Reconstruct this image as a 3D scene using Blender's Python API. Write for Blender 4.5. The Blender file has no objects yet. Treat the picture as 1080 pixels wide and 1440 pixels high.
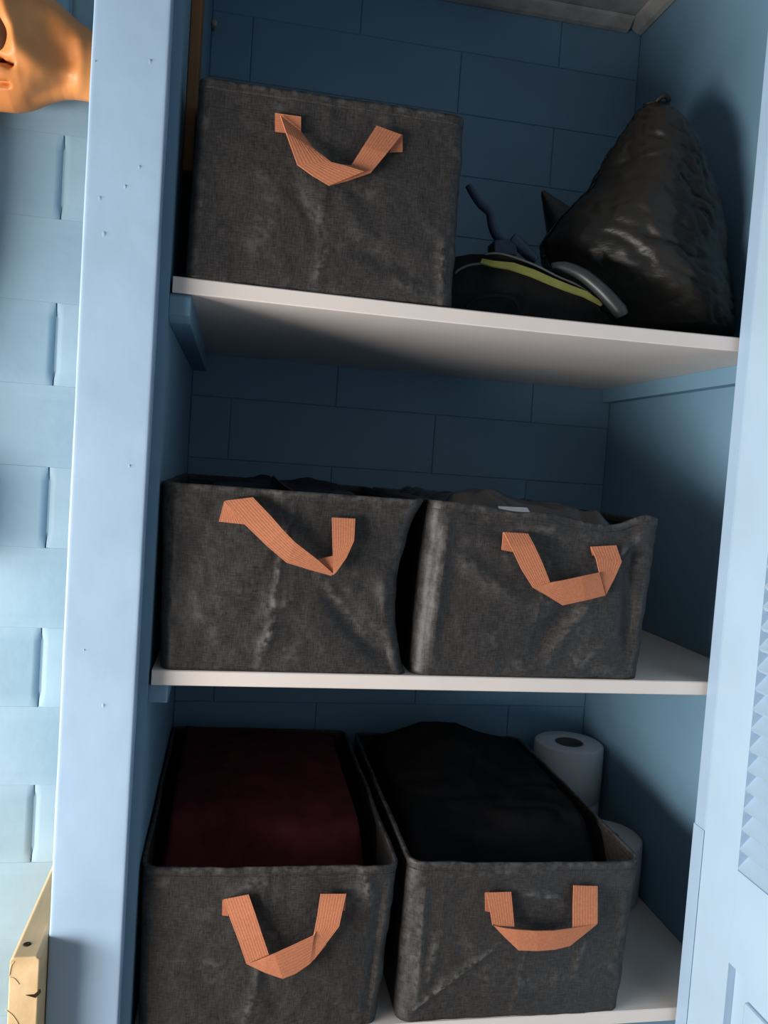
import bpy, bmesh, math, random
from mathutils import Vector, Matrix, noise
random.seed(7)
S = bpy.context.scene
COL = S.collection

# ------------------------------------------------------------------ camera
FPX, PITCH, YAW, ROLL = 1148.7848, 0.0552, 0.1846, 0.0690
CAM = Vector((0.0938, -0.9334, 0.2526))
_f = Vector((math.sin(YAW)*math.cos(PITCH), math.cos(YAW)*math.cos(PITCH), -math.sin(PITCH)))
_r0 = Vector((math.cos(YAW), -math.sin(YAW), 0))
_u0 = _r0.cross(_f)
RT = math.cos(ROLL)*_r0 + math.sin(ROLL)*_u0
UP = math.cos(ROLL)*_u0 - math.sin(ROLL)*_r0
cd = bpy.data.cameras.new('camera')
cam = bpy.data.objects.new('camera', cd); COL.objects.link(cam)
cd.sensor_fit = 'VERTICAL'; cd.sensor_height = 36; cd.lens = FPX*36/1440; cd.clip_start = 0.01
m = Matrix((RT, UP, -_f)).transposed().to_4x4(); m.translation = CAM
cam.matrix_world = m
S.camera = cam

# ------------------------------------------------------------------ light
w = bpy.data.worlds.new('room_ambient'); S.world = w; w.use_nodes = True
bg = w.node_tree.nodes['Background']; bg.inputs[0].default_value = (0.75, 0.88, 1, 1); bg.inputs[1].default_value = 0.075
ld = bpy.data.lights.new('window_daylight', 'AREA'); ld.shape = 'RECTANGLE'; ld.size = 0.5; ld.size_y = 1.25
ld.energy = 23; ld.color = (1, 0.97, 0.93)
lo = bpy.data.objects.new('window_daylight', ld); COL.objects.link(lo)
lo.location = (-1.35, -0.68, -0.10)
lo.rotation_euler = (Vector((0.3, 0.1, 0.05))-lo.location).to_track_quat('-Z', 'Z').to_euler()
S.view_settings.view_transform = 'Standard'; S.view_settings.look = 'None'
S.view_settings.exposure = 1.45; S.view_settings.gamma = 1; S.view_settings.use_curve_mapping = False

# ------------------------------------------------------------------ helpers
def at(px, py, Y):
    """point of the depth plane Y that the picture shows at px, py"""
    d = _f + RT*((px-540)/FPX) + UP*((720-py)/FPX)
    return CAM + d*((Y-CAM.y)/d.y)

ROOTLOC = {}
def tag(o, label=None, cat=None, group=None, kind=None):
    if label: o['label'] = label
    if cat: o['category'] = cat
    if group: o['group'] = group
    if kind: o['kind'] = kind
    return o
def thing(name, loc, label, cat, group=None):
    o = bpy.data.objects.new(name, None); o.empty_display_size = 0.03
    COL.objects.link(o); o.location = loc; ROOTLOC[o.name] = Vector(loc)
    return tag(o, label, cat, group)
def link(name, me, parent=None):
    o = bpy.data.objects.new(name, me); COL.objects.link(o)
    if parent is not None:
        o.parent = parent
        if parent.name in ROOTLOC: o.matrix_parent_inverse = Matrix.Translation(-ROOTLOC[parent.name])
    return o
def mesh(name, vs, fs, mat, parent=None, smooth=False, thick=0, offset=0, attr=None, bevel=0, subsurf=0):
    me = bpy.data.meshes.new(name); me.from_pydata([tuple(v) for v in vs], [], fs); me.update()
    bm = bmesh.new(); bm.from_mesh(me); bmesh.ops.recalc_face_normals(bm, faces=bm.faces); bm.to_mesh(me); bm.free()
    me.materials.append(mat)
    if smooth: me.polygons.foreach_set('use_smooth', [True]*len(me.polygons))
    if attr:
        a = me.attributes.new('wear', 'FLOAT', 'POINT'); a.data.foreach_set('value', attr)
    o = link(name, me, parent)
    if thick:
        md = o.modifiers.new('thickness', 'SOLIDIFY'); md.thickness = thick; md.offset = offset
    if bevel:
        md = o.modifiers.new('edge', 'BEVEL'); md.width = bevel; md.segments = 2; md.limit_method = 'ANGLE'
    if subsurf:
        md = o.modifiers.new('round', 'SUBSURF'); md.levels = subsurf; md.render_levels = subsurf
    return o
BF = [(0,1,3,2),(4,6,7,5),(0,4,5,1),(2,3,7,6),(0,2,6,4),(1,5,7,3)]
def box(name, x0, x1, y0, y1, z0, z1, mat, parent=None, bevel=0.0):
    vs = [(x,y,z) for x in (x0,x1) for y in (y0,y1) for z in (z0,z1)]
    return mesh(name, vs, BF, mat, parent, bevel=bevel)
def prism(name, poly, axis, a0, a1, mat, parent=None, bevel=0.0, smooth=False):
    """extrude a 2-D outline along one axis"""
    n = len(poly)
    def P(p, a): return {'x': (a,p[0],p[1]), 'y': (p[0],a,p[1]), 'z': (p[0],p[1],a)}[axis]
    vs = [P(p, a0) for p in poly]+[P(p, a1) for p in poly]
    fs = [tuple(range(n)), tuple(range(2*n-1, n-1, -1))]+[(i,(i+1)%n,(i+1)%n+n,i+n) for i in range(n)]
    return mesh(name, vs, fs, mat, parent, bevel=bevel, smooth=smooth)
def tube(name, pts, rad, mat, parent=None, n=10, flat=1.0, caps=True, flatdir=Vector((0,1,0))):
    pts = [Vector(p) for p in pts]
    # smooth the path (Catmull-Rom)
    out = []; rr = rad if isinstance(rad, (list, tuple)) else [rad]*len(pts); ro = []
    for i in range(len(pts)-1):
        p0, p1, p2, p3 = pts[max(i-1,0)], pts[i], pts[i+1], pts[min(i+2,len(pts)-1)]
        for k in range(5):
            t = k/5
            out.append(0.5*((2*p1)+(p2-p0)*t+(2*p0-5*p1+4*p2-p3)*t*t+(3*p1-p0-3*p2+p3)*t**3)); ro.append(rr[i]*(1-t)+rr[i+1]*t)
    out.append(pts[-1]); ro.append(rr[-1])
    vs = []; fs = []
    for i, p in enumerate(out):
        t = (out[min(i+1,len(out)-1)]-out[max(i-1,0)]).normalized()
        a = flatdir - t*flatdir.dot(t)
        if a.length < 1e-4: a = Vector((1,0,0))-t*t.x
        a.normalize(); b = t.cross(a)
        for k in range(n):
            an = 2*math.pi*k/n
            vs.append(p+a*(math.cos(an)*ro[i])+b*(math.sin(an)*ro[i]*flat))
    for i in range(len(out)-1):
        for k in range(n):
            fs.append((i*n+k, i*n+(k+1)%n, (i+1)*n+(k+1)%n, (i+1)*n+k))
    if caps: fs += [tuple(range(n)), tuple(range(len(out)*n-1, (len(out)-1)*n-1, -1))]
    return mesh(name, vs, fs, mat, parent, smooth=True)
def lathe(name, prof, c, mat, parent=None, n=40, closed=True):
    vs = []; fs = []; k = len(prof)
    for i in range(n):
        a = 2*math.pi*i/n
        for r, z in prof: vs.append((c[0]+r*math.cos(a), c[1]+r*math.sin(a), c[2]+z))
    for i in range(n):
        for j in range(k if closed else k-1):
            fs.append((i*k+j, ((i+1)%n)*k+j, ((i+1)%n)*k+(j+1)%k, i*k+(j+1)%k))
    return mesh(name, vs, fs, mat, parent, smooth=True)
def fbm(x, y, z, o=4):
    return noise.fractal(Vector((x,y,z)), 1.0, 2.0, o)

# ------------------------------------------------------------------ materials
def mat(name, col, rough=0.6, spec=0.4, var=0.0, vscale=20, bump=0.0, bscale=60, stretch=(1,1,1), col2=None, sheen=0, detail=4, bdist=0.002):
    M = bpy.data.materials.new(name); M.use_nodes = True; nt = M.node_tree; N = nt.nodes
    b = N['Principled BSDF']; b.inputs['Roughness'].default_value = rough; b.inputs['Specular IOR Level'].default_value = spec
    b.inputs['Base Color'].default_value = (*col, 1)
    if sheen: b.inputs['Sheen Weight'].default_value = sheen
    tc = N.new('ShaderNodeTexCoord'); mp = N.new('ShaderNodeMapping'); mp.inputs['Scale'].default_value = stretch
    nt.links.new(tc.outputs['Object'], mp.inputs[0])
    if var or col2:
        n = N.new('ShaderNodeTexNoise'); n.inputs['Scale'].default_value = vscale; n.inputs['Detail'].default_value = detail
        nt.links.new(mp.outputs[0], n.inputs[0])
        r = N.new('ShaderNodeValToRGB'); r.color_ramp.elements[0].position = 0.3; r.color_ramp.elements[1].position = 0.7
        c2 = col2 or tuple(min(1, c*(1+var)) for c in col)
        r.color_ramp.elements[0].color = (*[c*(1-var) for c in col], 1); r.color_ramp.elements[1].color = (*c2, 1)
        nt.links.new(n.outputs['Fac'], r.inputs[0]); nt.links.new(r.outputs[0], b.inputs['Base Color'])
    if bump:
        n2 = N.new('ShaderNodeTexNoise'); n2.inputs['Scale'].default_value = bscale; n2.inputs['Detail'].default_value = 5
        nt.links.new(mp.outputs[0], n2.inputs[0])
        bp = N.new('ShaderNodeBump'); bp.inputs['Strength'].default_value = bump; bp.inputs['Distance'].default_value = bdist
        nt.links.new(n2.outputs['Fac'], bp.inputs['Height']); nt.links.new(bp.outputs[0], b.inputs['Normal'])
    return M
M_FRAME = mat('frame_paint', (0.35, 0.48, 0.63), 0.45, 0.4, 0.05, 9, 0.25, 26)
M_DOOR = mat('door_paint', (0.42, 0.56, 0.70), 0.45, 0.4, 0.04, 9, 0.15, 30)
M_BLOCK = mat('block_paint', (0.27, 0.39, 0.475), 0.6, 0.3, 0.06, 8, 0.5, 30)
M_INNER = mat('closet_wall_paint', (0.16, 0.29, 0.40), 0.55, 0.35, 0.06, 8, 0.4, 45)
M_SHELF = mat('shelf_laminate', (0.74, 0.66, 0.61), 0.45, 0.4, 0.03, 12)
M_CEIL = mat('ceiling_board', (0.42, 0.40, 0.38), 0.8, 0.2, 0.2, 30, 0.5, 40)
M_FLOOR = mat('floor_tile', (0.30, 0.27, 0.24), 0.5, 0.4, 0.15, 6)
M_STRAP = None
def fabric_mat():
    M = bpy.data.materials.new('woven_bag_fabric'); M.use_nodes = True; nt = M.node_tree; N = nt.nodes; L = nt.links.new
    b = N['Principled BSDF']; b.inputs['Roughness'].default_value = 0.5; b.inputs['Specular IOR Level'].default_value = 0.32
    tc = N.new('ShaderNodeTexCoord')
    def wv(stretch, scale):
        mp = N.new('ShaderNodeMapping'); mp.inputs['Scale'].default_value = stretch; L(tc.outputs['Object'], mp.inputs[0])
        n = N.new('ShaderNodeTexNoise'); n.inputs['Scale'].default_value = scale; n.inputs['Detail'].default_value = 2; L(mp.outputs[0], n.inputs[0]); return n
    a = wv((1,1,0.10), 1000); c = wv((0.10,0.10,1), 1000)
    mx = N.new('ShaderNodeMath'); mx.operation = 'ADD'; L(a.outputs['Fac'], mx.inputs[0]); L(c.outputs['Fac'], mx.inputs[1])
    hf = N.new('ShaderNodeMath'); hf.operation = 'MULTIPLY'; hf.inputs[1].default_value = 0.5; L(mx.outputs[0], hf.inputs[0])
    r = N.new('ShaderNodeValToRGB'); r.color_ramp.elements[0].position = 0.36; r.color_ramp.elements[1].position = 0.66
    r.color_ramp.elements[0].color = (0.0145,0.0132,0.0128,1); r.color_ramp.elements[1].color = (0.056,0.050,0.047,1)
    L(hf.outputs[0], r.inputs[0])
    # whitish scuffs along creases
    at_ = N.new('ShaderNodeAttribute'); at_.attribute_name = 'wear'
    sn = wv((1,1,1), 110); sr = N.new('ShaderNodeValToRGB'); sr.color_ramp.elements[0].position = 0.42; sr.color_ramp.elements[1].position = 0.62; L(sn.outputs['Fac'], sr.inputs[0])
    mm = N.new('ShaderNodeMath'); mm.operation = 'MULTIPLY'; mm.use_clamp = True; L(at_.outputs['Fac'], mm.inputs[0]); L(sr.outputs[0], mm.inputs[1])
    mix = N.new('ShaderNodeMix'); mix.data_type = 'RGBA'; L(mm.outputs[0], mix.inputs['Factor']); L(r.outputs[0], mix.inputs['A']); mix.inputs['B'].default_value = (0.18,0.17,0.16,1)
    L(mix.outputs['Result'], b.inputs['Base Color'])
    bp = N.new('ShaderNodeBump'); bp.inputs['Strength'].default_value = 0.35; bp.inputs['Distance'].default_value = 0.0006; L(hf.outputs[0], bp.inputs['Height'])
    bn = wv((1,1,1), 55); b2 = N.new('ShaderNodeBump'); b2.inputs['Strength'].default_value = 0.35; b2.inputs['Distance'].default_value = 0.004
    L(bn.outputs['Fac'], b2.inputs['Height']); L(bp.outputs[0], b2.inputs['Normal']); L(b2.outputs[0], b.inputs['Normal'])
    return M
M_FAB = fabric_mat()
def strap_mat():
    M = bpy.data.materials.new('tan_webbing'); M.use_nodes = True; nt = M.node_tree; N = nt.nodes; L = nt.links.new
    b = N['Principled BSDF']; b.inputs['Roughness'].default_value = 0.7; b.inputs['Specular IOR Level'].default_value = 0.25
    tc = N.new('ShaderNodeTexCoord')
    n = N.new('ShaderNodeTexNoise'); n.inputs['Scale'].default_value = 500; n.inputs['Detail'].default_value = 2; L(tc.outputs['Object'], n.inputs[0])
    r = N.new('ShaderNodeValToRGB'); r.color_ramp.elements[0].position = 0.3; r.color_ramp.elements[1].position = 0.7
    r.color_ramp.elements[0].color = (0.45,0.158,0.078,1); r.color_ramp.elements[1].color = (0.55,0.20,0.103,1); L(n.outputs['Fac'], r.inputs[0]); L(r.outputs[0], b.inputs['Base Color'])
    av = N.new('ShaderNodeAttribute'); av.attribute_name = 'wear'
    mu = N.new('ShaderNodeMath'); mu.operation = 'MULTIPLY'; mu.inputs[1].default_value = 57.0; L(av.outputs['Fac'], mu.inputs[0])
    sn = N.new('ShaderNodeMath'); sn.operation = 'SINE'; L(mu.outputs[0], sn.inputs[0])
    ad = N.new('ShaderNodeMath'); ad.operation = 'MULTIPLY_ADD'; ad.inputs[1].default_value = 0.6; L(sn.outputs[0], ad.inputs[0]); L(n.outputs['Fac'], ad.inputs[2])
    bp = N.new('ShaderNodeBump'); bp.inputs['Strength'].default_value = 0.28; bp.inputs['Distance'].default_value = 0.0004; L(ad.outputs[0], bp.inputs['Height']); L(bp.outputs[0], b.inputs['Normal'])
    return M
M_STRAP = strap_mat()
M_RED = mat('dark_red_cloth', (0.075, 0.012, 0.018), 0.9, 0.15, 0.25, 30, 0.3, 300)
M_BLACKCLOTH = mat('black_cloth', (0.008, 0.008, 0.009), 0.95, 0.1, 0.2, 30, 0.3, 300)
M_NAVY = mat('navy_cloth', (0.012, 0.018, 0.032), 0.8, 0.25, 0.3, 30, 0.3, 200)
M_FILM = mat('dark_plastic_film', (0.035, 0.036, 0.040), 0.28, 0.5, 0.2, 40)
M_PLASTIC = mat('black_bin_liner', (0.015, 0.0125, 0.0104), 0.46, 0.5, 0.15, 25, 0.35, 70, (1,1,2.2), bdist=0.003)
M_PAPER = mat('toilet_tissue', (0.62, 0.62, 0.64), 0.95, 0.1, 0.03, 60, 0.3, 150)
M_CORE = mat('cardboard_core', (0.11, 0.105, 0.10), 0.9, 0.1)
M_LABEL = mat('white_label', (0.75, 0.73, 0.76), 0.6, 0.3)
M_WOOD = mat('pine_wood', (0.62, 0.42, 0.22), 0.55, 0.35, 0.12, 5, 0.2, 20, (5,0.7,5), col2=(0.78,0.56,0.32))
M_BATTEN = mat('brown_batten_wood', (0.20, 0.10, 0.042), 0.7, 0.25, 0.2, 6, 0.2, 20, (6,6,0.5))
M_CARVED = mat('orange_brown_wood', (0.55, 0.18, 0.048), 0.45, 0.3, 0.15, 12, 0.1, 30, col2=(0.66,0.26,0.08))
M_DARKWOOD = mat('dark_stained_wood', (0.12, 0.05, 0.025), 0.6, 0.3, 0.2, 20)
M_KNIT = mat('black_padded_fabric', (0.010, 0.0095, 0.009), 0.9, 0.2, 0.3, 60, 0.4, 120)
M_LIME = mat('lime_stripe', (0.21, 0.215, 0.055), 0.7, 0.2, 0.12, 60)
M_GREYPIPE = mat('grey_piping', (0.10, 0.10, 0.085), 0.6, 0.3)
M_TUBE = mat('grey_rubber_tube', (0.032, 0.035, 0.035), 0.4, 0.5, 0.25, 50)
M_BLUECORD = mat('dark_blue_strap', (0.016, 0.032, 0.065), 0.5, 0.4, 0.2, 60)
M_METAL = mat('pinkish_metal', (0.45, 0.33, 0.31), 0.45, 0.5)
M_HOLE = mat('dark_hole', (0.03, 0.018, 0.01), 0.9, 0.1)

# ------------------------------------------------------------------ setting
XL, XR, YB, ZC = 0.011, 0.8114, 0.5744, 1.125
ZT, ZM, ZB, TH, YS = 0.4506, 0.0, -0.4455, 0.018, 0.030
ZF = -0.95
YW = 0.25                                   # face of the block wall left of the closet
XJ = 0.7171
COURSE = 0.1112

box_floor = tag(box('floor', -2.2, 1.6, -2.2, 0.75, ZF-0.05, ZF, M_FLOOR), kind='structure')
def block(name, x0, x1, z0, z1, yf, mt, parent, depth=0.03, ce=0.006, ch=0.0018, cache={}):
    """one painted block: broad chamfers at its ends, narrow ones along its bed joints"""
    key = (round(x1-x0,4), round(z1-z0,4), mt.name, ce)
    if key not in cache:
        wx, wz = (x1-x0)/2, (z1-z0)/2
        prof = [(0.0, 0.9), (0.25, 0.5), (0.6, 0.14), (1.0, 0.0)]           # across the chamfer: inset, depth
        rows_ = [(-wz, 0.12), (-wz+0.010, 0.35), (-wz+0.020, 1.0), (wz-0.020, 1.0), (wz-0.010, 0.35), (wz, 0.12)] if ce > 0.003 else [(-wz, 1.0), (wz, 1.0)]
        vs = []; fs = []; nr = 2+2*len(prof)
        for k_, (z_, f_) in enumerate(rows_):
            dz = ch if (ce <= 0.003) else 0
            vs.append((-wx, depth, z_))
            for (a_, d_) in prof: vs.append((-wx+ce*a_, ce*0.95*d_*f_, z_))
            for (a_, d_) in reversed(prof): vs.append((wx-ce*a_, ce*0.95*d_*f_, z_))
            vs.append((wx, depth, z_))
        if ce <= 0.003:      # inner wall: small chamfer along the bed joints too
            vs = []; rows_ = [(-wz, ch), (-wz+ch, 0), (wz-ch, 0), (wz, ch)]
            for (z_, y_) in rows_:
                vs.append((-wx, depth, z_))
                for (a_, d_) in prof: vs.append((-wx+ce*a_, max(y_, ce*0.8*d_), z_))
                for (a_, d_) in reversed(prof): vs.append((wx-ce*a_, max(y_, ce*0.8*d_), z_))
                vs.append((wx, depth, z_))
        for r_ in range(len(rows_)-1):
            for c_ in range(nr-1): fs.append((r_*nr+c_, r_*nr+c_+1, (r_+1)*nr+c_+1, (r_+1)*nr+c_))
        fs.append(tuple(range(nr))); fs.append(tuple(range(len(rows_)*nr-1, (len(rows_)-1)*nr-1, -1)))
        fs.append((0, nr*(len(rows_)-1), nr*len(rows_)-1, nr-1))
        me = bpy.data.meshes.new(name); me.from_pydata(vs, [], fs); me.update(); me.materials.append(mt)
        bm = bmesh.new(); bm.from_mesh(me); bmesh.ops.recalc_face_normals(bm, faces=bm.faces); bm.to_mesh(me); bm.free()
        if ce > 0.003:
            me.polygons.foreach_set('use_smooth', [True]*len(me.polygons)); me.set_sharp_from_angle(angle=math.radians(62))
        cache[key] = me
    o = link(name, cache[key], parent); o.location = ((x0+x1)/2, yf, (z0+z1)/2); return o
def block_wall(parent, xs0, xs1, z0, n, yf, mt, L, shift_even, shift_odd, jo, ce, ch):
    for k in range(n):
        za = z0+k*COURSE; x = xs0-L+((shift_even if k % 2 == 0 else shift_odd) % L)
        while x < xs1:
            a, b = max(x, xs0), min(x+L, xs1)
            if b-a > 0.03: block('block', a+jo, b-jo, za+0.00008, za+COURSE-0.00008, yf+random.uniform(-0.0004,0.0004), mt, parent, ce=ce, ch=ch)
            x += L
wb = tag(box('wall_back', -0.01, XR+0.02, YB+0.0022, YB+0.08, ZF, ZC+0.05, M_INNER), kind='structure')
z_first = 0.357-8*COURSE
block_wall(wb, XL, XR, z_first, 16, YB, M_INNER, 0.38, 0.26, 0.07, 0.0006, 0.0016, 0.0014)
# block wall left of the closet: joints read from the two lowest visible upright joints
zj = at(40, 1104, YW).z
xj_v = at(62, 800, YW).x
wl = tag(box('wall_left', -1.6, -0.06, YW+0.0075, YW+0.10, ZF, 1.5, M_BLOCK), kind='structure')
zl0 = zj-COURSE*5
block_wall(wl, -1.2, -0.062, zl0, 15, YW, M_BLOCK, 0.38, xj_v+1.2, xj_v+1.2+0.19, 0.0010, 0.0098, 0.0004)
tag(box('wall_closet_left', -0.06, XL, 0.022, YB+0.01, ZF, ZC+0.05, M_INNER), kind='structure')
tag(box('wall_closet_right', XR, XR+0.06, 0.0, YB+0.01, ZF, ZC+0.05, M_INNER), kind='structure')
ce = tag(box('ceiling', -0.06, XR+0.06, 0.0, YB+0.02, ZC, ZC+0.03, M_CEIL), kind='structure')
def cornice(name, poly, axis, a0, a1):
    return tag(prism(name, poly, axis, a0, a1, M_CEIL, bevel=0.002), kind='structure')
cornice('trim_3', [(YB-0.001,ZC-0.001),(YB-0.001,ZC-0.018),(YB-0.012,ZC-0.016),(YB-0.030,ZC-0.006),(YB-0.034,ZC-0.001)], 'x', XL, XR-0.03)
cornice('trim_4', [(XR-0.001,ZC-0.001),(XR-0.001,ZC-0.018),(XR-0.012,ZC-0.016),(XR-0.028,ZC-0.006),(XR-0.032,ZC-0.001)], 'y', 0.03, YB-0.002)

# front frame, left post: a board with softened edges, dents and paint runs
def post():
    x0, x1 = -0.0793, 0.0; nz = 240; nx = 16
    vs = []; fs = []
    dents = [(211,87,5),(176,263,4),(196,236,5),(182,656,4),(118,915,4),(145,993,5),(134,87,3),(140,280,6),(146,330,6)]
    D = []
    for a, b, s in dents:
        p = at(a, b, 0); D.append((p.x, p.z, s*0.0010))
    rows = []
    for i in range(nz+1):
        z = ZF+0.001 + (1.12-ZF)*i/nz; row = []
        wob = 0.0009*fbm(3.1, 0, z*7)
        for j in range(nx+1):
            u = (0,.006,.014,.03,.06,.12,.2,.3,.5,.7,.8,.88,.94,.97,.986,.994,1)[j]; x = x0+(x1-x0)*u + (wob if j == nx else 0.0005*fbm(9, 0, z*9) if j == 0 else 0)
            e = min(u, 1-u)*0.0793
            y = 0.0016*math.exp(-e/0.0007) + 0.0006*fbm(x*14, 5, z*10)
            row.append(len(vs)); vs.append((x, y, z))
        rows.append(row)
    for i in range(nz):
        for j in range(nx): fs.append((rows[i][j], rows[i][j+1], rows[i+1][j+1], rows[i+1][j]))
    b = len(vs)
    for i in range(nz+1):
        z = vs[rows[i][0]][2]; vs += [(vs[rows[i][0]][0], 0.0225, z), (vs[rows[i][nx]][0], 0.0225, z)]
    for i in range(nz):
        fs.append((rows[i][0], rows[i+1][0], b+2*i+2, b+2*i)); fs.append((rows[i][nx], b+2*i+1, b+2*i+3, rows[i+1][nx])); fs.append((b+2*i, b+2*i+2, b+2*i+3, b+2*i+1))
    o = mesh('trim_1', vs, fs, M_FRAME, smooth=False)
    for p in o.data.polygons: p.use_smooth = abs(p.normal.y) > 0.8 and p.center.y < 0.02
    tag(o, kind='structure')
    for (x, z, s) in D:       # blobs and nail holes left under the paint
        n = 8; v = [(x, -0.0012, z+s*0.3)]; f = []
        for k in range(n):
            a = 2*math.pi*k/n; v.append((x+math.cos(a)*s*0.55, 0.0012, z+math.sin(a)*s)); f.append((0, 1+k, 1+(k+1) % n))
        mesh('paint_blob', v, f, M_FRAME, o, smooth=True)
    return o
P1 = post()
# right post with its lower packing strip; the louvred door hangs in front of it
P2 = tag(box('trim_2', XJ, XR+0.06, 0.0, 0.024, ZF, 1.12, M_FRAME, bevel=0.0015), kind='structure')
zk = at(993, 1168, 0).z
box('packing_strip', XJ-0.0013, XJ, 0.0, 0.0238, ZF, zk, M_FRAME, P2, bevel=0.0005)

# ------------------------------------------------------------------ shelves and cleats
def shelf(z, label, sag=0.0):
    n = 24; vs = []; fs = []
    x0, x1 = XL+0.003, XR-0.001
    for i in range(n+1):
        t = i/n; x = x0+(x1-x0)*t; dz = -sag*math.sin(math.pi*t)
        for (y, zz) in ((YS+0.0012, z-TH), (YS, z-TH+0.0012), (YS, z-0.0012), (YS+0.0012, z), (YB-0.002, z), (YB-0.002, z-TH)):
            vs.append((x, y, zz+dz))
    for i in range(n):
        for k in range(6): fs.append((i*6+k, i*6+(k+1) % 6, (i+1)*6+(k+1) % 6, (i+1)*6+k))
    fs += [tuple(range(6)), tuple(range(n*6+5, n*6-1, -1))]
    return tag(mesh('shelf', vs, fs, M_SHELF), label, 'shelf', 'white closet shelves')
SAG = 0.0026
shelf(ZT, 'topmost white shelf, seen from below, carrying one dark storage bag and a bin liner', SAG)
shelf(ZM, 'middle white shelf carrying two dark storage bags side by side')
shelf(ZB, 'lowest white shelf under the two open bags and the toilet rolls')
def cleat(x0, x1, y0, y1, z1, h, label, cham):
    pts = [(y0+cham*0.35, z1), (y1, z1), (y1, z1-h), (y0+cham, z1-h), (y0, z1-h+cham*0.7), (y0, z1-cham*0.35)]
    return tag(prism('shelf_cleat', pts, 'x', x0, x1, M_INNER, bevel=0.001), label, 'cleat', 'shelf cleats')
cleat(XL, XL+0.024, YS+0.001, YB-0.004, ZT-TH-0.0003, 0.032, 'blue wooden cleat on the left closet wall under the top shelf', 0.012)
cleat(XL, XL+0.022, YS+0.004, YB-0.004, ZM-TH-0.0003, 0.022, 'small blue wooden cleat at the left end under the middle shelf', 0.002)
cleat(XL, XL+0.022, YS+0.004, YB-0.004, ZB-TH-0.0003, 0.024, 'blue wooden cleat at the left end under the lowest shelf', 0.002)
cleat(XR-0.020, XR, YS+0.004, YB-0.004, ZT-TH-0.0003, 0.026, 'long blue wooden cleat on the right closet wall under the top shelf', 0.002)
cleat(XR-0.020, XR, YS+0.12, YB-0.004, ZM-TH-0.0003, 0.022, 'blue wooden cleat on the right closet wall under the middle shelf', 0.002)
cleat(XR-0.020, XR, YS+0.12, YB-0.004, ZB-TH-0.0003, 0.022, 'blue wooden cleat on the right closet wall under the lowest shelf', 0.002)

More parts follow.
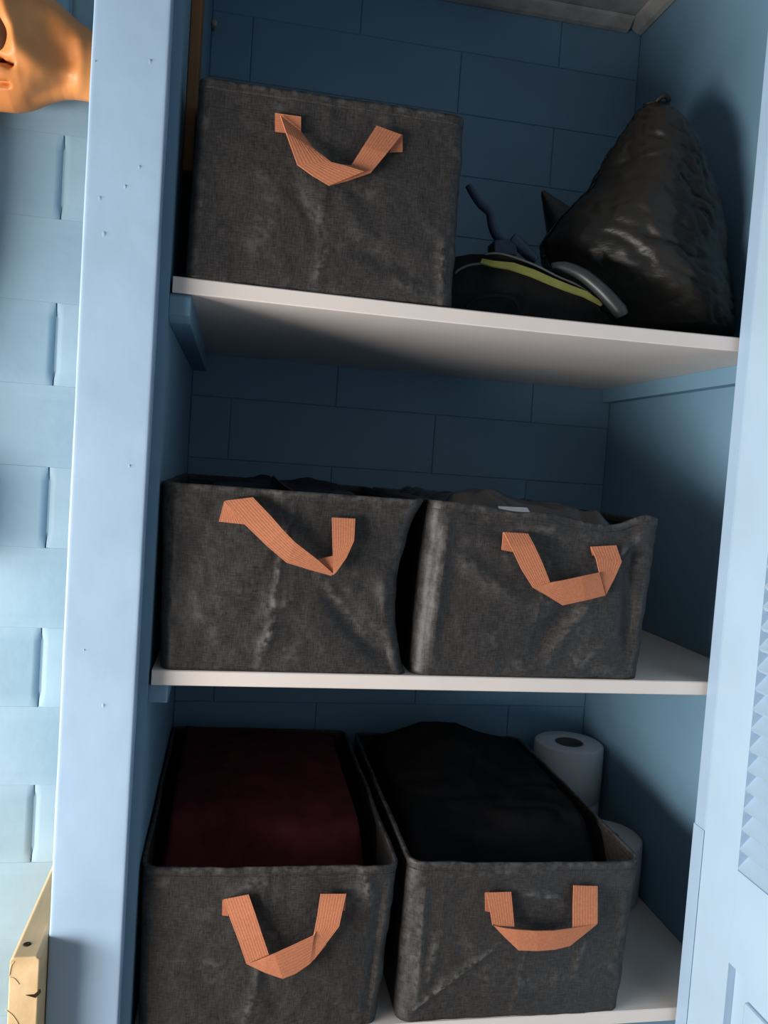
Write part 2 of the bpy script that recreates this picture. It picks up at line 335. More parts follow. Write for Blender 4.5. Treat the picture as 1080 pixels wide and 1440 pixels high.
# ------------------------------------------------------------------ storage bags
def segd(u, v, c):
    ax, ay, bx, by = c[:4]; dx, dy = bx-ax, by-ay; L2 = dx*dx+dy*dy or 1e-9
    t = max(0, min(1, ((u-ax)*dx+(v-ay)*dy)/L2)); return math.hypot((u-ax-dx*t)*1.45, v-ay-dy*t), t
def bag(label, q, yf, yb, creases, seed, handle, leanf=0.0, rim=None, bulge=0.004, r=0.016, sidebow=0.003, pinch_r=0.0, pinch_l=0.0, rim_dip=None):
    """open fabric box; q = x left/right at the bottom, x left/right at the top, z bottom, z top left/right"""
    xl0, xr0, xl1, xr1, z0, zl, zr = q
    t = thing('storage_bag', ((xl0+xr0)/2, (yf+yb)/2, z0), label, 'storage bag', 'dark woven storage bags with tan handles')
    nF, nC, nS, nB, nV = 72, 5, 26, 18, 44
    per = [('f', i/nF, 0) for i in range(nF+1)]+[('cr', (i+1)/(nC+1), 0) for i in range(nC)]+[('r', i/nS, 0) for i in range(nS+1)]
    per += [('cb', (i+1)/(nC+1), 0) for i in range(nC)]+[('b', i/nB, 0) for i in range(nB+1)]+[('cl', (i+1)/(nC+1), 0) for i in range(nC)]
    per += [('l', i/nS, 0) for i in range(nS+1)]+[('cf', (i+1)/(nC+1), 0) for i in range(nC)]
    def pos(k, tt, v, off=0.0):
        a = xl0+(xl1-xl0)*v; b = xr0+(xr1-xr0)*v; f = yf+leanf*v
        pin = math.sin(math.pi*min(1, max(0, v)))**0.8*{'f':1, 'cr':1, 'cf':1, 'r':(1-tt)**2, 'l':tt**2}.get(k, 0)
        b -= pinch_r*pin; a += pinch_l*pin
        H = math.pi/2
        if k == 'f': x, y, nx, ny = a+r+(b-a-2*r)*tt, f, 0, -1
        elif k == 'cr': x, y, nx, ny = b-r+r*math.sin(tt*H), f+r-r*math.cos(tt*H), math.sin(tt*H), -math.cos(tt*H)
        elif k == 'r': x, y, nx, ny = b, f+r+(yb-f-2*r)*tt, 1, 0
        elif k == 'cb': x, y, nx, ny = b-r+r*math.cos(tt*H), yb-r+r*math.sin(tt*H), math.cos(tt*H), math.sin(tt*H)
        elif k == 'b': x, y, nx, ny = b-r-(b-a-2*r)*tt, yb, 0, 1
        elif k == 'cl': x, y, nx, ny = a+r-r*math.sin(tt*H), yb-r+r*math.cos(tt*H), -math.sin(tt*H), math.cos(tt*H)
        elif k == 'l': x, y, nx, ny = a, yb-r-(yb-f-2*r)*tt, -1, 0
        else: x, y, nx, ny = a+r-r*math.cos(tt*H), f+r-r*math.sin(tt*H), -math.cos(tt*H), -math.sin(tt*H)
        u = (x-a)/(b-a); z = z0+(zl+(zr-zl)*u-z0)*v
        d = 0.0; wr = 0.0
        wgt = math.sin(math.pi*min(1, max(0, v)))**0.5
        if k in 'f':
            ed = min(1, min(tt, 1-tt)*8)
            d += bulge*math.sin(math.pi*tt)*wgt + 0.0030*fbm(u*3+seed, v*3, seed, 4)*ed + 0.0012*fbm(u*13+seed, v*9, seed*2, 3)*ed
            for c in creases:
                ds, ts = segd(u, v, c); amp, wd, we = c[4:7]
                fade = min(1, 0.35+3*min(ts, 1-ts))
                d += amp*math.exp(-(ds/wd)**2)*fade
                wr += we*math.exp(-(ds/(wd*0.42+0.004))**2)*fade
            wr += 0.5*max(0, fbm(u*6+seed*3, v*6, 7, 4)-0.25)
            if v > 0.97: wr += 0.25
        elif k in ('cr', 'cf'):
            d += 0.0022*fbm(u*3+seed, v*7, seed+4, 3)
            wr += 0.10+0.3*max(0, fbm(seed, v*8, 3, 3))
        else:
            d += -sidebow*wgt*(math.sin(math.pi*tt) if k in 'rlb' else 0) + 0.003*fbm(y*10+seed, v*3, seed, 3)*(math.sin(math.pi*tt) if k in 'rlb' else 0)
        if rim_dip:
            z += rim_dip(u, (y-yf)/(yb-yf))*max(0, (v-0.5)/0.5)**1.5
        return Vector((x+nx*(d+off), y+ny*(d+off), z)), wr
    n = len(per); vs = []; at_ = []; fs = []
    for j in range(nV+1):
        for (k, tt, _) in per:
            p, wv = pos(k, tt, j/nV); vs.append(p); at_.append(min(1, wv))
    for j in range(nV):
        for i in range(n): fs.append((j*n+i, j*n+(i+1) % n, (j+1)*n+(i+1) % n, (j+1)*n+i))
    fs.append(tuple(range(n-1, -1, -1)))
    mesh('body', vs, fs, M_FAB, t, smooth=True, thick=0.0022, offset=-1, attr=at_)
    vs = []; at_ = []; fs = []; rowsv = (0.955, 0.965, 0.99, 1.006)
    for j, v in enumerate(rowsv):
        for (k, tt, _) in per:
            p, wv = pos(k, tt, v, 0.0001 if j == 0 else 0.0005); vs.append(p); at_.append(0.35 if j == 3 else min(1, wv))
    for j in range(len(rowsv)-1):
        for i in range(n): fs.append((j*n+i, j*n+(i+1) % n, (j+1)*n+(i+1) % n, (j+1)*n+i))
    mesh('rim_hem', vs, fs, M_FAB, t, smooth=True, thick=0.0046, offset=-1, attr=at_)
    # handle: folded webbing, one strip after another
    ox, oy, sc, strips = handle
    vs = []; fs = []; ac = []
    for st in strips:
        b0 = len(vs); pr = []
        for i in range(len(st)-1):
            for k in range(4):
                s = k/4; pr.append([st[i][j]*(1-s)+st[i+1][j]*s for j in range(5)])
        pr.append(list(st[-1]))
        for (ax, ay, bx, by, off) in pr:
            for k in range(5):
                s = k/4; ac.append(s); vs.append(at(ox+(ax*(1-s)+bx*s)*sc, oy+(ay*(1-s)+by*s)*sc, yf-0.0045-off))
        for i in range(len(pr)-1):
            for k in range(4): fs.append((b0+i*5+k, b0+i*5+k+1, b0+i*5+k+6, b0+i*5+k+5))
    mesh('handle', vs, fs, M_STRAP, t, smooth=False, thick=0.0016, offset=0, attr=ac)
    return t

B_TOP = bag('dark storage bag alone at the left of the top shelf',
    (0.026, 0.342, 0.030, 0.341, ZT-0.0004, 0.672, 0.672), YS+0.002, 0.50,
    [(0.47,0.05,0.48,1,0.0015,0.02,0.12), (0.36,0.55,0.5,0.25,-0.003,0.05,0.25), (0.5,0.25,0.47,0.05,0.002,0.03,0.5), (0.93,0.35,0.97,0.0,0.004,0.03,0.6), (0.75,0.1,0.9,0.05,0.003,0.05,0.35), (0.6,0.3,0.85,0.12,-0.003,0.06,0.2)],
    1.3, (240, 80, 0.4074, [
        [(360,194,360,258,0.000),(450,207,450,268,0.001)],
        [(378,203,452,262,0.004),(398,262,492,316,0.012),(437,372,553,364,0.018),(492,412,610,378,0.020),(547,445,668,396,0.018)],
        [(547,445,558,368,0.016),(612,428,592,372,0.015),(690,401,622,376,0.012),(745,335,665,308,0.010),(797,270,710,238,0.004)],
        [(757,330,772,272,0.001),(800,328,800,268,0.000)]]))
B_ML = bag('dark storage bag at the left of the middle shelf, beside the crumpled one',
    (0.022, 0.317, 0.014, 0.324, ZM+0.0005, 0.217, 0.214), YS+0.002, 0.50,
    [(0.5,0.98,0.46,0.28,0.0022,0.012,0.75), (0.46,0.28,0.40,0.08,0.004,0.035,0.9), (0.68,0.5,0.95,0.06,-0.010,0.07,0.05), (0.66,0.55,0.9,0.15,0.006,0.04,0.25), (0.4,0.3,0.55,0.42,0.003,0.04,0.3), (0.92,0.55,0.98,0.3,0.005,0.04,0.3)],
    4.7, (200, 640, 0.3889, [
        [(297,165,322,192,0.003),(277,240,370,250,0.000)],
        [(300,165,400,153,0.006),(372,252,470,226,0.014),(450,328,510,272,0.017),(522,389,552,315,0.018),(610,416,636,380,0.017),(682,436,692,430,0.016)],
        [(632,378,690,364,0.010),(660,420,690,400,0.013),(684,434,692,430,0.014)],
        [(686,226,770,230,0.003),(688,328,766,310,0.010),(690,382,738,372,0.014),(690,434,703,422,0.017)]]),
    pinch_r=0.022)
def dip_mr(u, s):
    return (-0.010*math.exp(-((u-0.72)/0.16)**2)+0.009*math.exp(-((u-0.92)/0.07)**2)-0.004*math.exp(-((u-0.35)/0.1)**2))*math.exp(-s*5)
B_MR = bag('crumpled dark storage bag at the right of the middle shelf, a white label showing',
    (0.322, 0.628, 0.332, 0.640, ZM+0.0005, 0.215, 0.205), YS+0.002, 0.48,
    [(0.53,0.95,0.47,0.15,0.0018,0.012,0.25), (0.12,0.72,0.40,0.45,0.005,0.05,0.25), (0.75,0.7,0.52,0.2,-0.009,0.08,0.05), (0.72,0.5,0.56,0.12,0.005,0.035,0.3), (0.93,0.92,0.72,0.72,0.009,0.05,0.35), (0.86,0.98,0.93,0.1,-0.008,0.05,0.05), (0.06,0.9,0.05,0.05,0.007,0.05,0.55), (0.2,0.9,0.6,0.82,-0.006,0.05,0.1), (0.35,0.86,0.55,0.93,0.005,0.04,0.3), (0.85,0.3,0.7,0.08,0.003,0.04,0.2)],
    9.1, (560, 660, 0.4815, [
        [(306,184,318,188,0.004),(302,235,334,241,0.000)],
        [(308,184,378,188,0.005),(330,228,397,222,0.012),(360,292,420,272,0.016),(394,346,443,330,0.018)],
        [(394,346,443,331,0.019),(436,370,456,328,0.020),(480,397,480,324,0.020),(545,383,535,312,0.019),(605,368,587,301,0.016)],
        [(562,226,572,226,0.003),(566,255,576,255,0.000)],
        [(562,226,636,222,0.005),(578,262,652,270,0.010),(587,301,632,316,0.013),(588,303,606,366,0.015)]]),
    r=0.022, bulge=0.006, rim_dip=dip_mr)
B_BL = bag('dark open storage bag holding dark red cloth on the lowest shelf',
    (0.020, 0.311, 0.014, 0.325, ZB+0.0005, -0.2375, -0.2425), YS+0.002, 0.545,
    [(0.47,0.98,0.47,0.62,0.0022,0.012,0.35), (0.36,0.86,0.46,0.96,0.003,0.03,0.3), (0.86,0.97,0.90,0.78,0.004,0.03,0.55), (0.47,0.52,0.46,0.3,0.003,0.018,0.6), (0.94,0.9,0.95,0.0,-0.004,0.03,0.0), (0.5,0.4,0.56,0.1,-0.003,0.05,0.0), (0.46,0.3,0.42,0,0.002,0.03,0.4)],
    14.2, (160, 980, 0.4259, [
        [(358,672,376,668,0.003),(358,720,378,722,0.000)],
        [(362,668,445,652,0.005),(385,735,466,712,0.012),(412,805,490,785,0.016),(438,881,512,850,0.018)],
        [(438,881,470,872,0.019),(500,910,500,860,0.021),(558,930,530,848,0.022),(602,912,596,818,0.020),(648,880,660,788,0.018),(702,818,668,768,0.014)],
        [(750,652,768,650,0.002),(748,705,763,705,0.000)],
        [(683,650,767,650,0.005),(672,722,755,705,0.010),(664,765,744,757,0.014),(659,792,700,815,0.016),(650,830,660,868,0.017)]]))
B_BR = bag('dark open storage bag heaped with black cloth on the lowest shelf',
    (0.336, 0.640, 0.338, 0.655, ZB+0.0005, -0.2385, -0.2445), YS+0.002, 0.525,
    [(0.52,0.6,0.49,0.0,0.002,0.012,0.35), (0.40,0.50,0.03,0.05,0.004,0.018,0.8), (0.48,0.83,0.64,0.78,0.004,0.03,0.5), (0.06,0.9,0.07,0.1,0.004,0.03,0.45), (0.14,0.55,0.10,0.2,0.003,0.03,0.4), (0.78,0.5,0.74,0.25,0.003,0.03,0.35), (0.93,0.8,0.95,0.1,0.003,0.03,0.2), (0.2,0.6,0.3,0.3,-0.003,0.05,0.1), (0.1,0.93,0.6,0.96,0.002,0.02,0.25)],
    21.4, (540, 980, 0.5, [
        [(284,551,297,549,0.003),(285,602,298,604,0.000)],
        [(288,550,357,548,0.005),(298,600,362,600,0.011),(305,642,366,646,0.015)],
        [(305,640,309,643,0.016),(342,678,340,650,0.019),(378,712,372,654,0.021),(430,714,430,658,0.022),(480,710,478,657,0.021),(522,700,524,651,0.019),(560,670,566,644,0.017),(599,638,595,637,0.015)],
        [(533,530,600,532,0.004),(531,590,600,588,0.011),(531,650,600,637,0.015)]]), r=0.020, bulge=0.005)

# ------------------------------------------------------------------ contents of the bags
def heap(name, x0, x1, y0, y1, zf, base, mt, label, cat, nx=56, ny=70, group=None):
    vs = []; fs = []
    for j in range(ny+1):
        for i in range(nx+1):
            u, v = i/nx, j/ny; vs.append((x0+(x1-x0)*u, y0+(y1-y0)*v, max(zf(u, v), base+0.002)))
    for j in range(ny):
        for i in range(nx): a = j*(nx+1)+i; fs.append((a, a+1, a+nx+2, a+nx+1))
    ring = [i for i in range(nx+1)]+[j*(nx+1)+nx for j in range(1, ny+1)]+[ny*(nx+1)+i for i in range(nx-1, -1, -1)]+[j*(nx+1) for j in range(ny-1, 0, -1)]
    b = len(vs)
    for k in ring: vs.append((vs[k][0], vs[k][1], base))
    n = len(ring)
    for k in range(n): fs.append((ring[k], ring[(k+1) % n], b+(k+1) % n, b+k))
    fs.append(tuple(b+k for k in range(n)))
    return tag(mesh(name, vs, fs, mt, smooth=True), label, cat, group)
def fold(u, v, s, k=1.0):
    return 0.006*k*fbm(u*3+s, v*3, s, 4)+0.004*k*(1-abs(2*((fbm(u*2+s, v*5, s+3, 2)*1.3) % 1)-1))
def edge(u, v, w=0.06):
    return min(1, min(u, 1-u)/w)*min(1, min(v, 1-v)/w)
def z_red(u, v):
    front = 1/(1+math.exp(-(v-0.17-0.03*math.sin(u*7))/0.018))
    return -0.300+(0.050+0.012*v)*front*edge(u, v, 0.03)+0.012*math.sin(math.pi*u)*math.sin(math.pi*v)+0.012*(1-u)*front+fold(u, v, 3, 0.8)
heap('folded_cloth', 0.029, 0.303, 0.054, 0.530, z_red, -0.43, M_RED, 'dark red folded cloth filling the lower left storage bag', 'cloth')
def z_blk(u, v):
    front = 1/(1+math.exp(-(v-0.14)/0.03))
    return -0.312+0.062*front*edge(u, v, 0.04)+0.050*math.exp(-((v-0.80)/0.26)**2)*math.exp(-((u-0.42)/0.36)**2)+0.018*front*u*(1 if v < 0.9 else 0.5)+fold(u, v, 8, 1.3)
heap('folded_cloth', 0.353, 0.636, 0.057, 0.510, z_blk, -0.43, M_BLACKCLOTH, 'black cloth piled above the rim of the lower right storage bag', 'cloth')
def z_nav(u, v):
    return 0.188+0.024*edge(u, v, 0.15)+fold(u, v, 15, 1.6)+0.012*math.exp(-((u-0.42)/0.09)**2-((v-0.75)/0.1)**2)+0.010*math.exp(-((u-0.7)/0.1)**2-((v-0.7)/0.1)**2)
heap('folded_cloth', 0.034, 0.284, 0.058, 0.478, z_nav, 0.02, M_NAVY, 'dark navy cloth just showing over the middle left storage bag', 'cloth')
def z_film(u, v):
    return 0.186+0.028*edge(u, v, 0.12)+fold(u, v, 31, 1.8)+0.012*math.exp(-((u-0.28)/0.12)**2-((v-0.15)/0.16)**2)-0.022*max(0, u-0.5)
heap('crumpled_plastic', 0.348, 0.614, 0.062, 0.455, z_film, 0.02, M_FILM, 'crumpled dark plastic film inside the middle right storage bag', 'plastic film')
# label lying on the film just behind the rim
a = [at(700,712,0.068), at(741,714,0.066), at(748,724,0.058), at(704,720,0.060)]
lb = mesh('paper_label', a, [(0,1,2,3)], M_LABEL, thick=0.0006)
tag(lb, 'small white paper label peeking over the rim of the crumpled bag', 'label')
# transparent-looking film peak over the middle left bag
def film_peak(pts, yy, name, label):
    vs = []; fs = []
    for k, (x, y) in enumerate(pts):
        p = at(x, y, yy); vs += [p, Vector((p.x, p.y+0.05, p.z-0.012))]
    for k in range(len(pts)-1): fs.append((2*k, 2*k+1, 2*k+3, 2*k+2))
    return tag(mesh(name, vs, fs, M_FILM, thick=0.0008), label, 'plastic film')
film_peak([(384,668),(392,676),(402,684),(412,690)], 0.10, 'plastic_strip', 'thin pale strip of plastic film sticking up from the middle left bag')

# ------------------------------------------------------------------ black bin liner on the top shelf
def bin_liner():
    rows = [(138,924,941),(144,908,951),(156,896,961),(176,882,976),(205,866,994),(235,850,1006),(265,834,1016),(290,812,1021),(320,786,1027),(355,768,1033),(390,776,1038),(420,808,1042),(445,846,1044),(468,872,1042)]
    Yc = 0.205; N = 150; vs = []; fs = []; RR = []
    zb = ZT-SAG*0.75+0.0008; ztop = at(930, 138, Yc).z; H = ztop-zb
    for (py, a, b) in rows:
        z = max(zb, (at(a, py, Yc).z+at(b, py, Yc).z)/2); h = (z-zb)/H
        ry = max(0.008, 0.112*max(0.0, 1-h**2.6)**0.6*(0.80+0.20*min(1, h/0.25)))
        dl, dr = at(a, py, 1)-CAM, at(b, py, 1)-CAM
        pl, pr = Vector((dl.y, -dl.x)).normalized(), Vector((dr.y, -dr.x)).normalized()
        c, rx = 0.65, 0.08
        for _ in range(60):         # fit the ellipse between the two sight lines of its outline
            er = pr.x*(c-CAM.x)+pr.y*(Yc-CAM.y)+math.hypot(rx*pr.x, ry*pr.y); el = pl.x*(c-CAM.x)+pl.y*(Yc-CAM.y)-math.hypot(rx*pl.x, ry*pl.y)
            c -= 0.4*(er+el)/2; rx = max(0.006, rx-0.4*(er-el)/2)
        RR.append((c, rx, ry, z))
    fine = []
    for i in range(len(RR)-1):
        p = [RR[max(i-1,0)], RR[i], RR[i+1], RR[min(i+2,len(RR)-1)]]
        for k in range(9):
            t_ = k/9; fine.append([0.5*(2*p[1][j]+(p[2][j]-p[0][j])*t_+(2*p[0][j]-5*p[1][j]+4*p[2][j]-p[3][j])*t_*t_+(3*p[1][j]-p[0][j]-3*p[2][j]+p[3][j])*t_**3) for j in range(4)])
    fine.append(list(RR[-1]))
    for (c, rx, ry, z) in fine:
        h = max(0, (z-zb)/H)
        for k in range(N):
            an = 2*math.pi*k/N; ca, sa = math.cos(an), math.sin(an)
            X = c+rx*ca; Y = Yc+ry*sa+0.40*max(0, c-X)*(0.6 if sa < 0 else 0.2)+0.012
            # pleats that fan across the bulging front, with sharp little valleys
            q1 = (z*1.0+X*0.55+0.02*fbm(X*12, Y*12, z*12, 3)); g2 = 1-abs(2*((q1*26+0.8*fbm(X*16, 3, z*16, 3)) % 1)-1)
            msk = max(0, fbm(X*9+7, Y*7, z*9, 2)+0.35)
            d = 0.006*fbm(X*10, Y*10, z*14, 4)-0.0075*(g2**3)*msk*min(1, 5*h*(1-h)+0.15)-0.004*abs(fbm(X*45, Y*45, z*60+X*40, 3))
            # upright ridge where the liner is stretched over its contents
            d += 0.010*math.exp(-(((an-4.45+0.25*(h-0.5)) / 0.30)**2))*math.sin(math.pi*min(1, h*1.05))
            fl = 1 if 0.02 < h < 0.985 else 0.15
            vs.append((X+ca*d*fl, Y+sa*d*fl, z))
    n = len(fine)
    for i in range(n-1):
        for k in range(N): fs.append((i*N+k, i*N+(k+1) % N, (i+1)*N+(k+1) % N, (i+1)*N+k))
    fs += [tuple(range(N)), tuple(range(n*N-1, (n-1)*N-1, -1))]
    c = (sum(v[0] for v in vs)/len(vs), Yc, zb)
    t = thing('bin_liner', c, 'stuffed black plastic bin liner standing at the right end of the top shelf', 'plastic bag')
    mesh('bag_body', vs, fs, M_PLASTIC, t, smooth=True)
    # pulled-out ear of the liner
    tube('tie_ear', [at(763,269,0.268), at(770,281,0.272), at(782,300,0.280), at(797,325,0.285), at(812,352,0.285), at(825,375,0.28)], [0.0025,0.009,0.020,0.033,0.042,0.038], M_PLASTIC, t, n=18)
    k = at(933, 141, Yc)
    tube('knot', [k+Vector((-0.012,0,-0.004)), k+Vector((-0.003,-0.006,0.004)), k+Vector((0.008,0,0.002)), k+Vector((0.004,0.008,-0.004))], [0.003,0.0045,0.004,0.002], M_PLASTIC, t)
bin_liner()

# ------------------------------------------------------------------ black padded bag with lime stripe on the top shelf
def stripe_bag():
    ox, oy, sc = 640, 220, 0.2407; Yf = 0.085
    def Q(x, y, Y): return at(ox+x*sc, oy+y*sc, Y)
    top = [(-16,640),(-12,600),(0,576),(100,558),(250,560),(350,582),(480,628),(600,692),(720,752),(800,810),(850,870),(880,930),(890,962)]
    z0 = ZT-SAG+0.0008
    base = Q(350, 900, Yf)
    t = thing('folded_bag', (base.x, 0.17, z0), 'black folded padded bag with a lime stripe beside the bin liner', 'bag')
    vs = []; fs = []; m_ = len(top); nl = 7
    deps = [(0.004, 0.93), (0.0, 0.985), (0.008, 1.0), (0.02, 1.0), (0.035, 0.97), (0.045, 0.86), (0.052, 0.6)]
    for (dy, s) in deps:
        for (x, y) in top:
            p = Q(x, y, Yf); zz = z0+max(0, p.z-z0)*s; xx = base.x+(p.x-base.x)*(0.9+0.1*s)
            vs.append((xx, Yf+0.004+dy, zz+0.002*fbm(xx*30, dy*20, zz*30, 3)*(zz > z0+0.004)))
    for k in range(nl-1):
        for i in range(m_-1): fs.append((k*m_+i, k*m_+i+1, (k+1)*m_+i+1, (k+1)*m_+i))
    b = len(vs)
    for (dy, s) in deps:
        vs.append((vs[0][0], Yf+0.004+dy, z0)); vs.append((vs[m_-1][0], Yf+0.004+dy, z0))
    fs.append(tuple([b]+list(range(m_))+[b+1])); fs.append(tuple([b+2*(nl-1)+1]+list(range(nl*m_-1, (nl-1)*m_-1, -1))+[b+2*(nl-1)]))
    for k in range(nl-1):
        fs.append((b+2*k, k*m_, (k+1)*m_, b+2*k+2)); fs.append((b+2*k+1, b+2*k+3, (k+1)*m_+m_-1, k*m_+m_-1)); fs.append((b+2*k, b+2*k+2, b+2*k+3, b+2*k+1))
    mesh('padded_body', vs, fs, M_KNIT, t, smooth=False, bevel=0.003)
    st = [(150,612,24),(220,628,30),(330,642,38),(450,682,38),(560,730,36),(660,770,34),(760,806,30),(830,848,18),(855,868,8)]
    vs = []; fs = []
    for i, (x, y, wd) in enumerate(st):
        vs += [Q(x+wd*0.2, y-wd/2, Yf-0.001), Q(x-wd*0.2, y+wd/2, Yf-0.002)]
        if i: fs.append((2*i-2, 2*i-1, 2*i+1, 2*i))
    mesh('stripe', vs, fs, M_LIME, t, thick=0.004, offset=0)
    tube('piping', [Q(*p, Yf-0.001) for p in [(0,684),(22,662),(80,636),(150,626),(200,622)]], 0.0016, M_GREYPIPE, t, n=6)
    tube('piping', [Q(*p, Yf+0.002) for p in [(170,572),(250,566),(350,590),(480,640),(600,702),(700,745),(790,800)]], 0.0014, M_GREYPIPE, t, n=6)
    tube('zip_fold', [Q(*p, Yf-0.002) for p in [(60,880),(120,830),(220,812),(310,822),(350,850),(372,905)]], 0.0022, M_KNIT, t, n=6)
    tube('rubber_rim', [Q(*p, Yf+d) for p, d in [((560,645),0.02),((640,648),0.015),((740,690),0.008),((830,760),0.0),((900,830),-0.006),((960,900),-0.010),((975,930),-0.010)]], [0.005,0.0075,0.0085,0.009,0.0095,0.0095,0.008], M_TUBE, t, n=12)
    tube('carry_cord', [Q(*p, Yf+0.045) for p in [(75,168),(110,225),(150,280),(200,330),(215,400),(240,460),(285,505),(330,520)]], [0.0045,0.0055,0.006,0.0055,0.006,0.0065,0.007,0.007], M_BLUECORD, t, n=8)
    tube('strap_end', [Q(*p, Yf+0.035) for p in [(330,478),(370,510),(410,552),(470,610)]], [0.008,0.0085,0.008,0.007], M_BLUECORD, t, n=10)
    prism('strap_buckle', [(Q(*p, Yf+0.04).x, Q(*p, Yf+0.04).z) for p in [(215,500),(300,490),(345,520),(350,590),(215,575)]], 'y', Yf+0.03, Yf+0.06, M_BLUECORD, t, bevel=0.002)
stripe_bag()

# ------------------------------------------------------------------ toilet rolls
def roll(c, rad, h, label):
    t = thing('toilet_roll', c, label, 'toilet roll', 'white toilet rolls')
    ri = rad*0.40
    prof = [(ri, 0.001), (rad-0.003, 0.0), (rad, 0.003), (rad+0.0008, h*0.5), (rad, h-0.003), (rad-0.004, h), (ri+0.004, h-0.0008), (ri, h-0.002)]
    lathe('paper', prof, c, M_PAPER, t, 48)
    lathe('core', [(ri-0.0012, 0.001), (ri, 0.001), (ri, h-0.0005), (ri-0.0012, h-0.0005)], c, M_CORE, t, 32)
RR_ = 0.064; RH = 0.102
roll((0.7455, 0.325, ZB+0.0006), RR_, RH, 'lower white toilet roll on the shelf, peeking over the right open bag')
roll((0.7455, 0.492, ZB+0.0006), RR_, RH, 'white toilet roll directly underneath the upper roll at the back')
roll((0.7450, 0.490, ZB+0.0006+RH+0.0006), RR_, RH, 'upper white toilet roll standing behind the right open bag')

# small dark pouch at the back of the middle shelf
pz = [(0.70,0.0),(0.775,0.0),(0.782,0.012),(0.775,0.040),(0.755,0.050),(0.715,0.052),(0.695,0.035),(0.692,0.010)]
tag(prism('pouch', [(x, z+0.0006) for x, z in pz], 'y', 0.46, 0.55, M_KNIT, bevel=0.006), 'small black pouch at the back right corner of the middle shelf', 'pouch')

# ------------------------------------------------------------------ brown batten and nail inside the closet
bx0, bx1 = XL+0.0005, XL+0.030
tag(prism('wooden_batten', [(XL+0.0004,0.11),(XL+0.0004,0.17),(XL+0.012,0.172),(XL+0.013,0.112)], 'z', 0.595, ZC-0.0005, M_BATTEN, bevel=0.0015), 'bare brown wooden batten upright on the left closet wall', 'batten')
np_ = at(292, 41, YB)
nl = thing('wall_nail', (np_.x, YB, np_.z), 'small round-headed nail in the dark back wall at upper left', 'nail')
tube('shank', [(np_.x+0.012, YB+0.003, np_.z), (np_.x+0.012, YB-0.02, np_.z+0.001)], 0.002, M_METAL, nl, n=8)
tube('head', [(np_.x+0.012, YB-0.019, np_.z+0.001), (np_.x+0.012, YB-0.024, np_.z+0.0012)], [0.006,0.0045], M_METAL, nl, n=12)

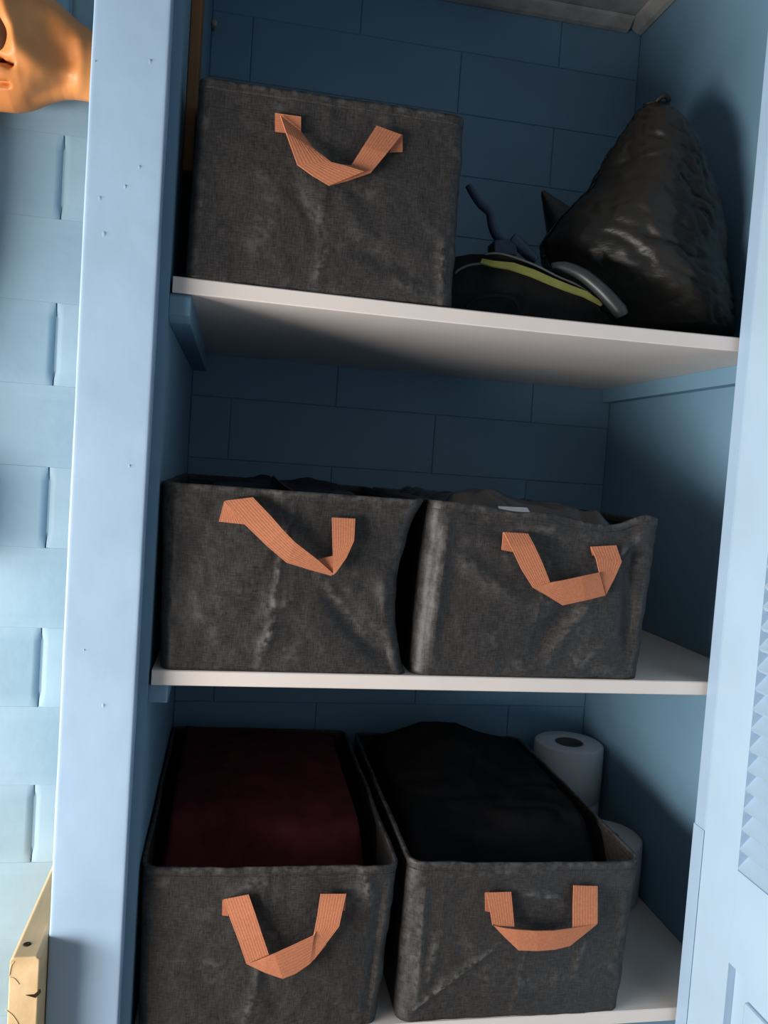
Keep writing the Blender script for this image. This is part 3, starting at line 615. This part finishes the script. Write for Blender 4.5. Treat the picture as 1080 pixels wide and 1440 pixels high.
# ------------------------------------------------------------------ ornament on the block wall
def ornament():
    Yc = 0.185
    cols = [(-150,-30,90),(-130,-70,130),(-90,-90,150),(-40,-75,153),(0,-58,154),(20,-46,156),(40,-32,153),(60,-14,146),(75,0,141),(90,13,138),(105,27,138),(118,38,140),(130,45,143),(150,54,147),(170,58,150),(185,75,140)]
    n = 170; vs = []; fs = []
    fine = []
    for i in range(len(cols)-1):
        for k in range(9):
            s = k/9; fine.append([cols[i][j]*(1-s)+cols[i+1][j]*s for j in range(3)])
    fine.append(list(cols[-1]))
    for (px, ya, yb_) in fine:
        a, b = at(px, ya, Yc), at(px, yb_, Yc); c = (a+b)/2; rz = (a-b).length/2; up = (a-b).normalized()
        dep = min(0.060, rz*0.75)
        for k in range(n):
            an = 2*math.pi*k/n; sz, sy = math.sin(an), -math.cos(an)
            py = (ya+yb_)/2-(yb_-ya)/2*sz
            d = 0.0; kk = (Yc-CAM.y)/(Yc+dep*sy-CAM.y); gx, gy = 330+(px-330)*kk, 642+(py-642)*kk
            if sy < 0.3:
                def g(ax, ay, bx, by, w):
                    dx, dy = bx-ax, by-ay; t = max(0, min(1, ((gx-ax)*dx+(gy-ay)*dy)/(dx*dx+dy*dy)))
                    return math.exp(-((gx-ax-dx*t)**2+(gy-ay-dy*t)**2)/(w*w))
                d += 0.012*max(g(6,0,14,38,13), g(14,38,28,72,14), g(28,72,62,100,16))       # ridge
                d += 0.010*g(0,105,40,112,16)
                d -= 0.030*g(-60,70,-2,84,4) + 0.030*g(-2,84,17,92,3.2) + 0.024*g(-60,116,12,119,3.5)                       # creases
                d -= 0.016*g(-40,20,0,48,14)                                                    # hollow
                d -= 0.008*g(60,30,95,85,18); d += 0.006*g(112,60,112,120,12)
                d -= 0.006*g(45,142,90,120,12)
            p = c+up*(rz*sz)+Vector((0, dep*sy, 0))
            p += (up*sz*0.5+Vector((0, sy, 0)))*d
            vs.append(p)
    m_ = len(fine)
    for i in range(m_-1):
        for k in range(n): fs.append((i*n+k, i*n+(k+1) % n, (i+1)*n+(k+1) % n, (i+1)*n+k))
    fs += [tuple(range(n)), tuple(range(m_*n-1, (m_-1)*n-1, -1))]
    c = at(30, 50, Yc)
    t = thing('wall_ornament', (c.x, YW, c.z), 'rounded orange-brown carved ornament on the blue block wall, half behind the post', 'ornament')
    mesh('carved_body', vs, fs, M_CARVED, t, smooth=True)
    q0 = at(-30, 40, 0.2)
    # dark inlay at the hollow
    ic = at(-4, 40, 0.133); vs = []; fs = []
    for a in range(13):
        th = math.pi*a/12
        for b in range(20):
            ph = 2*math.pi*b/20; vs.append(ic+Vector((0.016*math.sin(th)*math.cos(ph), 0.014*math.sin(th)*math.sin(ph), 0.027*math.cos(th))))
    for a in range(12):
        for b in range(20): fs.append((a*20+b, a*20+(b+1) % 20, (a+1)*20+(b+1) % 20, (a+1)*20+b))
    mesh('dark_inlay', vs, fs, M_DARKWOOD, t, smooth=True)
    tube('shade_lobe', [at(-100, y, 0.20) for y in (90, 150, 230, 310, 390, 460, 530, 620, 700, 760, 800)], [0.03, 0.036, 0.040, 0.038, 0.030, 0.018, 0.010, 0.012, 0.028, 0.026, 0.010], M_CARVED, t, n=24)  # unseen lobe hanging left of the frame, added to shade the block wall
    box('hanging_peg', q0.x-0.01, q0.x+0.01, 0.2, YW, q0.z-0.01, q0.z+0.01, M_DARKWOOD, t)
ornament()

# ------------------------------------------------------------------ wooden board beside the post
def board():
    Yf = -0.040
    a, b = at(14, 1346, Yf), at(57, 1346, Yf)
    x0, x1, zt = a.x, min(b.x, -0.0802), (a.z+b.z)/2
    t = thing('wooden_board', ((x0+x1)/2, 0.1, ZF), 'pale yellow pine board standing on edge beside the left post', 'board')
    ob = prism('board_body', [(x0+0.0035,zt),(x1-0.0035,zt),(x1,zt-0.0035),(x1,ZF+0.0005),(x0,ZF+0.0005),(x0,zt-0.0035)], 'y', Yf, YW-0.004, M_WOOD, t, bevel=0.0012)
    h = at(38, 1328, 0); d = (zt-CAM.z)/((at(38,1328,0)-CAM).z); hp = CAM+(at(38,1328,0)-CAM)*d
    lathe('peg_hole', [(0.0005,0.0003),(0.0042,0.0003),(0.0042,0.0008),(0.0005,0.0008)], (hp.x, hp.y, zt-0.0003), M_HOLE, t, 16)
    cr = [(36,1399),(48,1398),(56,1392),(57,1396),(50,1403)]
    prism('split', [(at(x,y,Yf).x, at(x,y,Yf).z) for x, y in cr], 'y', Yf-0.0006, Yf+0.002, M_HOLE, t)
    for pts in ([(13,1372),(16,1358),(20,1352)], [(13,1374),(20,1376),(27,1384)], [(8,1420),(18,1428),(26,1440)]):
        tube('grain_mark', [at(x, y, Yf-0.0002) for x, y in pts], 0.0005, M_WOOD, t, n=6)
    # flakes of white filler where it meets the post
    p = at(63, 1326, -0.002)
    return t
board()

# ------------------------------------------------------------------ louvred door, swung open at right angles to the closet
def door():
    X0, X1 = XJ, XJ+0.030; yh = -0.0003; W = 0.42
    zb, zt = ZF+0.01, 1.10
    t = thing('louvred_door', (X0+0.015, -0.2, zb), 'pale blue louvred wooden door swung open at the right', 'door')
    ys = yh-0.072; zl = -0.2025
    box('stile', X0, X1, ys, yh, zb, zt, M_DOOR, t, 0.0004)
    box('stile', X0, X1, yh-W, yh-W+0.072, zb, zt, M_DOOR, t, 0.0015)
    y1, y0 = ys-0.0001, yh-W+0.0723
    box('rail', X0, X1, y0, y1, zl-0.115, zl, M_DOOR, t, 0.0004)
    box('rail', X0+0.0005, X1-0.0005, y0, y1, zt-0.09, zt, M_DOOR, t, 0.0012)
    box('rail', X0+0.0005, X1-0.0005, y0, y1, zb, zb+0.13, M_DOOR, t, 0.0012)
    pz1, pz0 = zl-0.1153, zb+0.1303
    pn = box('panel', X0+0.010, X1-0.010, y0, y1, pz0, pz1, M_DOOR, t, 0.001)
    box('raised_field', X0+0.004, X0+0.012, y0+0.028, y1-0.028, pz0+0.03, pz1-0.03, M_DOOR, pn, 0.003)
    sp = 0.0245; k = 0; z = zl+0.012; me = None
    ang = math.radians(48); hw, ht = 0.0165, 0.0035
    while z < zt-0.1:
        if me is None:
            vs = []
            for y in (y0-0.001, y1+0.001):
                for (a, b) in ((-hw,-ht),(-hw+0.002,-ht*1.0),(hw,-ht),(hw,ht),(-hw,ht)):
                    # a runs along the slat: lower edge towards -X
                    vs.append((a*math.cos(ang)-b*math.sin(ang), y, a*math.sin(ang)+b*math.cos(ang)))
            fs = [(4,3,2,1,0),(5,6,7,8,9)]+[(i,(i+1)%5,(i+1)%5+5,i+5) for i in range(5)]
            me = bpy.data.meshes.new('slat'); me.from_pydata(vs, [], fs); me.update(); me.materials.append(M_DOOR)
            bm = bmesh.new(); bm.from_mesh(me); bmesh.ops.recalc_face_normals(bm, faces=bm.faces); bm.to_mesh(me); bm.free()
        o = link('slat', me, t); o.location = (X0+0.0135, 0, z); z += sp
    return t
door()
